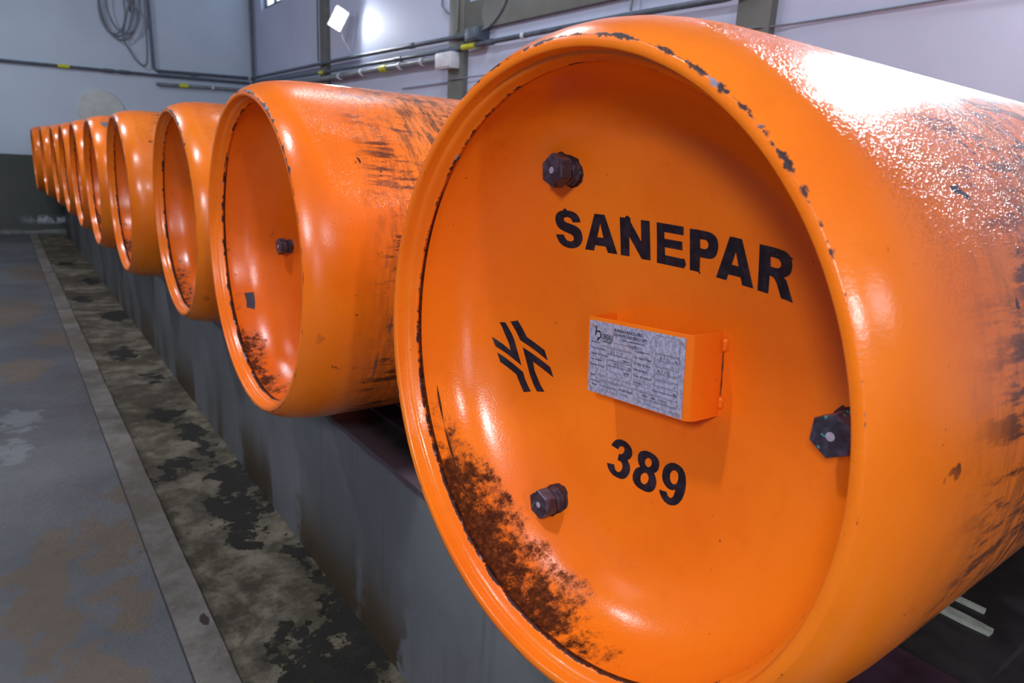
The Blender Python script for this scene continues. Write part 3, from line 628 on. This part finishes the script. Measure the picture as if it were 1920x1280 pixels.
# ------------------------------------------------------------ plinth, rails, floor
def slab(name, lo, hi, mat, bev=0., label=None, div=None):
    bm = bmesh.new(); box(bm, lo, hi, bev)
    o = mobj(name, bm, mat); tag(o, kind='structure'); return o
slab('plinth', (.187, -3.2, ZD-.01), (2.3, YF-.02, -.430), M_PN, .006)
for xa, lab in ((.30, 'dark purple-brown steel rail along the front edge of the plinth, under the cylinder ends'), (1.45, 'dark steel rail at the back of the plinth, under the far half of the cylinders')):
    bm = bmesh.new(); box(bm, (xa, -3.1, -.372), (xa+.15, YF-.15, -.3652)); box(bm, (xa+.065, -3.1, -.422), (xa+.085, YF-.15, -.372)); box(bm, (xa, -3.1, -.430), (xa+.15, YF-.15, -.422))
    tag(mobj('support_rail', bm, M_RAIL, sharp=30), lab, 'rail', 'rails under the cylinders')
for i, (a, b_, wd, lab) in enumerate((((.752, -.235), (.752, .25), .0035, 'thin pale strip standing for a lit edge on the plinth beneath the nearest cylinder'), ((.700, -.262), (.706, .22), .009, 'wider pale strip standing for a lit edge on the plinth beneath the nearest cylinder'))):
    bm = bmesh.new(); z = -.4285; rnd = random.Random(i)  # pale strips added to stand for lit edges under the nearest cylinder
    N = 14
    for k in range(N+1):
        t = k/N; x = a[0]+(b_[0]-a[0])*t; y = a[1]+(b_[1]-a[1])*t; ww = wd*(1+rnd.uniform(-.2, .2))
        for xx, zz in ((x-ww, z-.0015), (x+ww, z-.0015), (x+ww, z+.006), (x-ww, z+.006)): bm.verts.new((xx, y, zz))
    bm.verts.ensure_lookup_table(); V = bm.verts
    for k in range(N):
        for j in range(4): bm.faces.new((V[4*k+j], V[4*k+(j+1) % 4], V[4*k+4+(j+1) % 4], V[4*k+4+j]))
    bm.faces.new(V[0:4]); bm.faces.new(V[4*N:4*N+4]); bmesh.ops.recalc_face_normals(bm, faces=bm.faces)
    tag(mobj('lit_edge_strip', bm, M_EDGE), lab, 'strip')
def rough_slab(name, x0, x1, y0, y1, z0, z1, mat, ex, amp):
    """slab with a slightly ragged long edge on the +x side"""
    bm = bmesh.new(); N = 260; rnd = random.Random(5); rows = []; s = 0
    for k in range(N+1):
        y = y0+(y1-y0)*(k/N)**1.0; s = s*.8+rnd.uniform(-1, 1)*amp
        xr = x1+(s if ex else 0)
        rows.append([bm.verts.new(q) for q in ((x0, y, z0), (x0, y, z1), (x1-.012, y, z1), (xr-.003, y, z1-.001), (xr+.001, y, z1-.006), (xr+.003, y, z0))])
    for A, B in zip(rows, rows[1:]):
        for j in range(5): bm.faces.new((A[j], A[j+1], B[j+1], B[j]))
    bmesh.ops.recalc_face_normals(bm, faces=bm.faces)
    o = mobj(name, bm, mat, sharp=40); tag(o, kind='structure'); return o
slab('floor', (XL, YB, -1.0), (-.2105, YF, ZF), M_FL)
slab('floor_joint', (-.2105, YB, -1.0), (-.2060, YF, ZF-.004), simple('dark_joint', (.035, .035, .04), .8))
rough_slab('kerb', -.206, -.122, YB, YF, -1.0, ZF+.001, M_CU, True, .0011)
slab('floor_drain', (-.125, YB, -1.0), (.19, YF, ZD), M_DR)
slab('floor_back', (2.3, YB, -1.0), (XW, YF, ZF), M_FL)

# ------------------------------------------------------------ room shell
slab('wall_far', (XL-.2, YF, -1.0), (XW+.2, YF+.2, ZC), M_WF)
slab('ceiling', (XL-.2, YB-.2, ZC), (XW+.2, YF+.2, ZC+.2), M_CEIL)
def wall_with_hole(name, axis, pos, thick, a0, a1, z0, z1, holes, mat):
    """vertical wall with rectangular window openings; axis 'x' = normal along x"""
    bm = bmesh.new()
    cuts = sorted({a0, a1, *[h_[0] for h_ in holes], *[h_[1] for h_ in holes]})
    for s, e in zip(cuts, cuts[1:]):
        spans = [(z0, z1)]
        for h_ in holes:
            if h_[0] <= s and e <= h_[1]: spans = [(z0, h_[2]), (h_[3], z1)]
        for zs, ze in spans:
            if axis == 'x': box(bm, (pos, s, zs), (pos+thick, e, ze))
            else: box(bm, (s, pos, zs), (e, pos+thick, ze))
    bmesh.ops.remove_doubles(bm, verts=bm.verts, dist=1e-5)
    tag(mobj(name, bm, mat), kind='structure')
def window(name, axis, pos, a0, a1, z0, z1, n):
    bm = bmesh.new(); f = .05
    def bx_(s, e, zs, ze):
        if axis == 'x': box(bm, (pos-.03, s, zs), (pos+.03, e, ze))
        else: box(bm, (s, pos-.03, zs), (e, pos+.03, ze))
    bx_(a0, a1, z0, z0+f); bx_(a0, a1, z1-f, z1)
    for k in range(n+1):
        c = a0+f/2+(a1-a0-f)*k/n; bx_(c-f/2, c+f/2, z0+f, z1-f)
    o = mobj(name, bm, M_FRAME); tag(o, kind='structure')
    bm = bmesh.new()
    if axis == 'x': box(bm, (pos-.004, a0+f/2, z0+f/2), (pos+.004, a1-f/2, z1-f/2))
    else: box(bm, (a0+f/2, pos-.004, z0+f/2), (a1-f/2, pos+.004, z1-f/2))
    mobj('window_glass', bm, M_SKYG, o)
wall_with_hole('wall_right', 'x', XW, .2, YB-.2, YF, -1.0, ZC, [(8.55, 9.35, 2.02, 2.7)], M_WR)
window('window_1', 'x', XW+.08, 8.55, 9.35, 2.02, 2.7, 2)
wall_with_hole('wall_back', 'y', YB-.2, .2, XL-.2, XW+.2, -1.0, ZC, [(.0, 1.7, 1.9, 2.65), (-3.55, -2.45, -.9, 1.45)], M_WO)
window('window_2', 'y', YB-.08, .0, 1.7, 1.9, 2.65, 2)
window('window_4', 'y', YB-.08, -3.55, -2.45, -.9, 1.45, 2)
wall_with_hole('wall_left', 'x', XL-.2, .2, YB, YF, -1.0, ZC, [], M_WO)
# concrete columns, beam and skirting on the right wall
for y0, y1 in ((7.0, 7.17), (4.235, 4.455), (1.555, 1.745), (-1.2, -1.0)):
    slab('column', (XW-.05, y0, -.9), (XW+.01, y1, ZC), M_COLM, .004)
slab('wall_beam', (XW-.04, 1.745, 1.185), (XW+.01, 4.235, 1.39), M_COLM, .003)
slab('baseboard_far', (XL, YF-.015, ZF), (.186, YF, ZF+.035), simple('skirting_cement', (.17, .18, .17), .7, 0, .3, 9))
# arched patch on the far wall
bm = bmesh.new(); ring = []
for k in range(25):
    a = PI*k/24; ring.append((.70+.245*math.cos(a), .605+.245*math.sin(a)))
pts2 = [(.945, -.1)]+ring+[(.455, -.1)]
f1 = [bm.verts.new((x, YF-.03, z)) for x, z in pts2]; f2 = [bm.verts.new((.7+(x-.7)*1.06, YF+.005, .605+(z-.605)*1.06)) for x, z in pts2]
bm.faces.new(f1)
for k in range(len(pts2)): bm.faces.new((f1[k], f1[(k+1) % len(pts2)], f2[(k+1) % len(pts2)], f2[k]))
bmesh.ops.recalc_face_normals(bm, faces=bm.faces)
tag(mobj('trim_1', bm, simple('pale_cement_patch', (.52, .59, .59), .7, 0, .08, 8), sharp=60), kind='structure')

# ------------------------------------------------------------ conduits and cables
def conduit(name, pts, r, mat, label, cat='pipe', tags=(), clips=(), couplers=(), group='conduits on the walls'):
    bm = bmesh.new(); tube(bm, pts, r, 14); bmesh.ops.recalc_face_normals(bm, faces=bm.faces)
    o = tag(mobj(name, bm, mat, sharp=50), label, cat, group)
    def sleeve(nm, a, b_, rr, m):
        bm = bmesh.new(); tube(bm, [a, b_], rr, 14); bmesh.ops.recalc_face_normals(bm, faces=bm.faces); mobj(nm, bm, m, o, 50)
    for a, b_ in tags: sleeve('tag', a, b_, r*1.25, M_YEL)
    for a, b_ in clips: sleeve('clip', a, b_, r*1.35, M_CLIP)
    for a, b_ in couplers: sleeve('coupling', a, b_, r*1.35, mat)
    return o
yf = YF-.03; xr = XW-.075
conduit('conduit', [(XL, yf, 1.05), (-.27, yf, 1.075), (1.39, yf, 1.098), (XW-.10, yf, 1.125)], .017, M_PIPE, 'long dark grey conduit crossing the far wall from the left', tags=[((.28, yf, 1.0825), (.40, yf, 1.0842))], couplers=[((.75, yf, 1.0892), (.86, yf, 1.0907)), ((.93, yf, 1.0917), (1.04, yf, 1.0932))])
conduit('conduit', [(1.29, yf-.02, ZC), (1.31, yf-.02, 1.20), (1.325, yf-.02, 1.165), (1.36, yf-.02, 1.15), (XW-.12, yf-.02, 1.19)], .018, M_PIPE, 'dark conduit dropping down the far wall and turning right', couplers=[((1.75, yf-.02, 1.160), (1.82, yf-.02, 1.162))])
conduit('conduit', [(1.33, yf-.01, .99), (1.60, yf-.01, 1.0), (XW-.1, yf-.01, 1.03)], .022, M_PIPEL, 'short lower pale grey pipe on the far wall with a yellow tag', tags=[((1.60, yf-.01, 1.0), (1.71, yf-.01, 1.004))], clips=[((2.0, yf-.01, 1.012), (2.03, yf-.01, 1.013))])
conduit('conduit', [(XW-.05, YF-.06, ZC), (XW-.05, YF-.06, 1.15)], .022, M_PIPE, 'vertical dark conduit in the corner of the far and right walls')
conduit('conduit', [(xr, YF-.08, 1.19), (xr, 6.5, 1.175), (xr, 4.12, 1.148)], .018, M_PIPE, 'upper dark conduit on the right wall ending at the junction box', clips=[], couplers=[((xr, 5.05, 1.1585), (xr, 4.98, 1.158))])
conduit('conduit', [(xr, YF-.09, 1.12), (xr, 7.3, 1.088), (xr, 4.54, 1.068), (xr, 2.5, 1.072), (xr, 1.80, 1.062), (xr, 1.68, 1.075), (xr, 1.645, 1.11), (xr, 1.64, 1.25), (xr, 1.64, ZC)], .017, M_PIPE, 'long middle dark conduit running along the whole right wall and up the near column', tags=[((xr, 7.12, 1.0868), (xr, 7.0, 1.086)), ((xr, 4.2, 1.068), (xr, 4.02, 1.0682))], couplers=[((xr, 5.3, 1.073), (xr, 5.2, 1.072)), ((xr, 3.9, 1.068), (xr, 3.8, 1.068))], clips=[((xr, 3.45, 1.0695), (xr, 3.42, 1.0695))])
conduit('conduit', [(xr+.01, YF-.1, 1.045), (xr+.01, 6.7, 1.022), (xr+.01, 4.52, 1.016)], .027, M_PIPEL, 'thick lower grey pipe on the right wall ending at the white box', tags=[((xr+.01, 5.62, 1.0195), (xr+.01, 5.50, 1.019))], clips=[((xr+.01, yy, 1.018), (xr+.01, yy-.03, 1.018)) for yy in (6.6, 6.05, 5.25, 4.85)])
for yy, z0 in ((7.28, 1.20),):
    conduit('conduit', [(XW-.03, yy, ZC), (XW-.03, yy, z0)], .009, M_PIPE, 'thin vertical conduit beside the farthest column', clips=[((XW-.03, yy, 1.22), (XW-.03, yy, 1.20))])
conduit('cable', [(XW-.03, 4.62, ZC), (XW-.03, 4.60, 1.42), (XW-.03, 4.52, 1.36), (XW-.03, 4.47, 1.34)], .009, M_CABLE, 'thin cable beside the middle column bending towards it', 'cable', group='cables on the walls')
conduit('conduit', [(XW-.06, 4.30, ZC), (XW-.06, 4.31, 1.20)], .012, M_COLM, 'thin painted conduit on the front of the middle column')
def cable(pts, r, label, mat=M_CABLE, grp='cables on the walls', nm='cable'):
    bm = bmesh.new(); tube(bm, smooth(pts, 8), r, 8); bmesh.ops.recalc_face_normals(bm, faces=bm.faces)
    return tag(mobj(nm, bm, mat, sharp=60), label, 'cable', grp)
cable([(XW-.06, 3.62, 2.3), (XW-.05, 3.62, 1.6), (XW-.05, 3.70, 1.33), (XW-.05, 3.86, 1.20), (XW-.07, 4.0, 1.16)], .010, 'dark cable curving down to the junction box')
cable([(XW-.03, 2.43, 2.3), (XW-.05, 2.44, 1.5), (XW-.05, 2.47, 1.10)], .008, 'thin dark cable hanging over the beam')
cable([(XW-.02, 5.3, .835), (XW-.02, 4.5, .842), (XW-.06, 4.35, .85), (XW-.02, 3.5, .865), (XW-.02, 1.9, .905), (XW-.06, 1.65, .912), (XW-.02, 1.4, .915), (XW-.02, .5, .930), (XW-.02, -1.0, .95)], .005, 'thin straight wire stretched along the right wall')
pts = []
for lp, (cx, cz, rx, rz) in enumerate(((.93, 1.80, .17, .30), (.97, 1.86, .20, .40), (.90, 1.84, .14, .32), (1.02, 1.88, .18, .34))):
    for k in range(12):
        a = 2*PI*k/12+.4*lp; pts.append((cx+rx*math.cos(a), YF-.05-.012*lp-.001*k, cz+rz*math.sin(a)))
pts += [(1.0, YF-.07, 1.55), (1.06, YF-.06, 1.35), (1.14, YF-.06, 1.23), (1.22, YF-.06, 1.20), (1.25, YF-.06, 1.35), (1.26, YF-.06, 1.8), (1.26, YF-.06, 2.4)]
cable(pts, .010, 'loosely coiled grey cable hanging on the far wall', nm='cable_coil')
def jbox(name, lo, hi, mat, label):
    e = empty(name, ((lo[0]+hi[0])/2, (lo[1]+hi[1])/2, lo[2]), label, 'junction box', 'junction boxes')
    L = Vector(e.location)
    bm = bmesh.new(); box(bm, Vector(lo)-L, Vector(hi)-L, .006); mobj('box_body', bm, mat, e, 30)
    bm = bmesh.new(); box(bm, (lo[0]-.008-L.x, lo[1]+.012-L.y, .012), (lo[0]+.001-L.x, hi[1]-.012-L.y, hi[2]-lo[2]-.012), .002); mobj('box_cover', bm, mat, e, 30)
jbox('junction_box', (XW-.13, 4.28, .925), (XW-.05, 4.52, 1.046), M_CLIP, 'white junction box on the middle column at the end of the thick pipe')
jbox('junction_box', (XW-.11, 3.95, 1.095), (XW, 4.12, 1.19), M_PIPE, 'dark grey junction box on the beam, right of the middle column')

# ------------------------------------------------------------ wall flood lamps
def wall_lamp(loc, aim, power, label, arm_to, roll=0., big=0., spread=160):
    e = empty('wall_lamp', loc, label, 'lamp', 'flood lamps on the right wall')
    q = (Vector(aim)-Vector(loc)).to_track_quat('-Z', 'Y').to_matrix() @ Matrix.Rotation(roll, 3, 'Z')
    def T(bm):
        for v in bm.verts: v.co = q @ v.co
        return bm
    bm = bmesh.new(); box(bm, (-.075-big*.15, -.11-big*.25, 0), (.075+big*.15, .11+big*.25, .035), .012); mobj('housing', T(bm), M_CLIP, e, 30)
    bm = bmesh.new(); box(bm, (-.06-big*.15, -.095-big*.25, -.004), (.06+big*.15, .095+big*.25, .002), .002); mobj('lens', T(bm), M_LED, e, 30)
    bm = bmesh.new(); L = Vector(loc); st = q @ Vector((0, 0, .03))
    tube(bm, smooth([st, st*.5+(Vector(arm_to)-L)*.5+Vector((-.03, 0, -.02)), Vector(arm_to)-L], 5), .011, 10); mobj('arm', bm, M_CLIP, e, 50)
    l = bpy.data.lights.new('lamp_light', 'AREA'); l.shape = 'RECTANGLE'; l.size = .12+big*.3; l.size_y = .19+big*.5; l.spread = math.radians(spread); l.energy = power; l.color = LED
    o = bpy.data.objects.new('lamp_light', l); COL.objects.link(o); o.parent = e; o.matrix_local = q.to_4x4(); o.location = q @ Vector((0, 0, -.012))
wall_lamp((2.42, 6.34, 1.52), (1.2, 4.2, .95), 7, 'bright white flood lamp on a bent arm on the far part of the right wall', (XW, 6.42, 1.22), .5)
wall_lamp((2.34, .42, 1.40), (1.0, .0, .2), 36, 'flood lamp on the right wall above the nearest cylinder', (XW, .55, 1.20), 0, .5, 100)
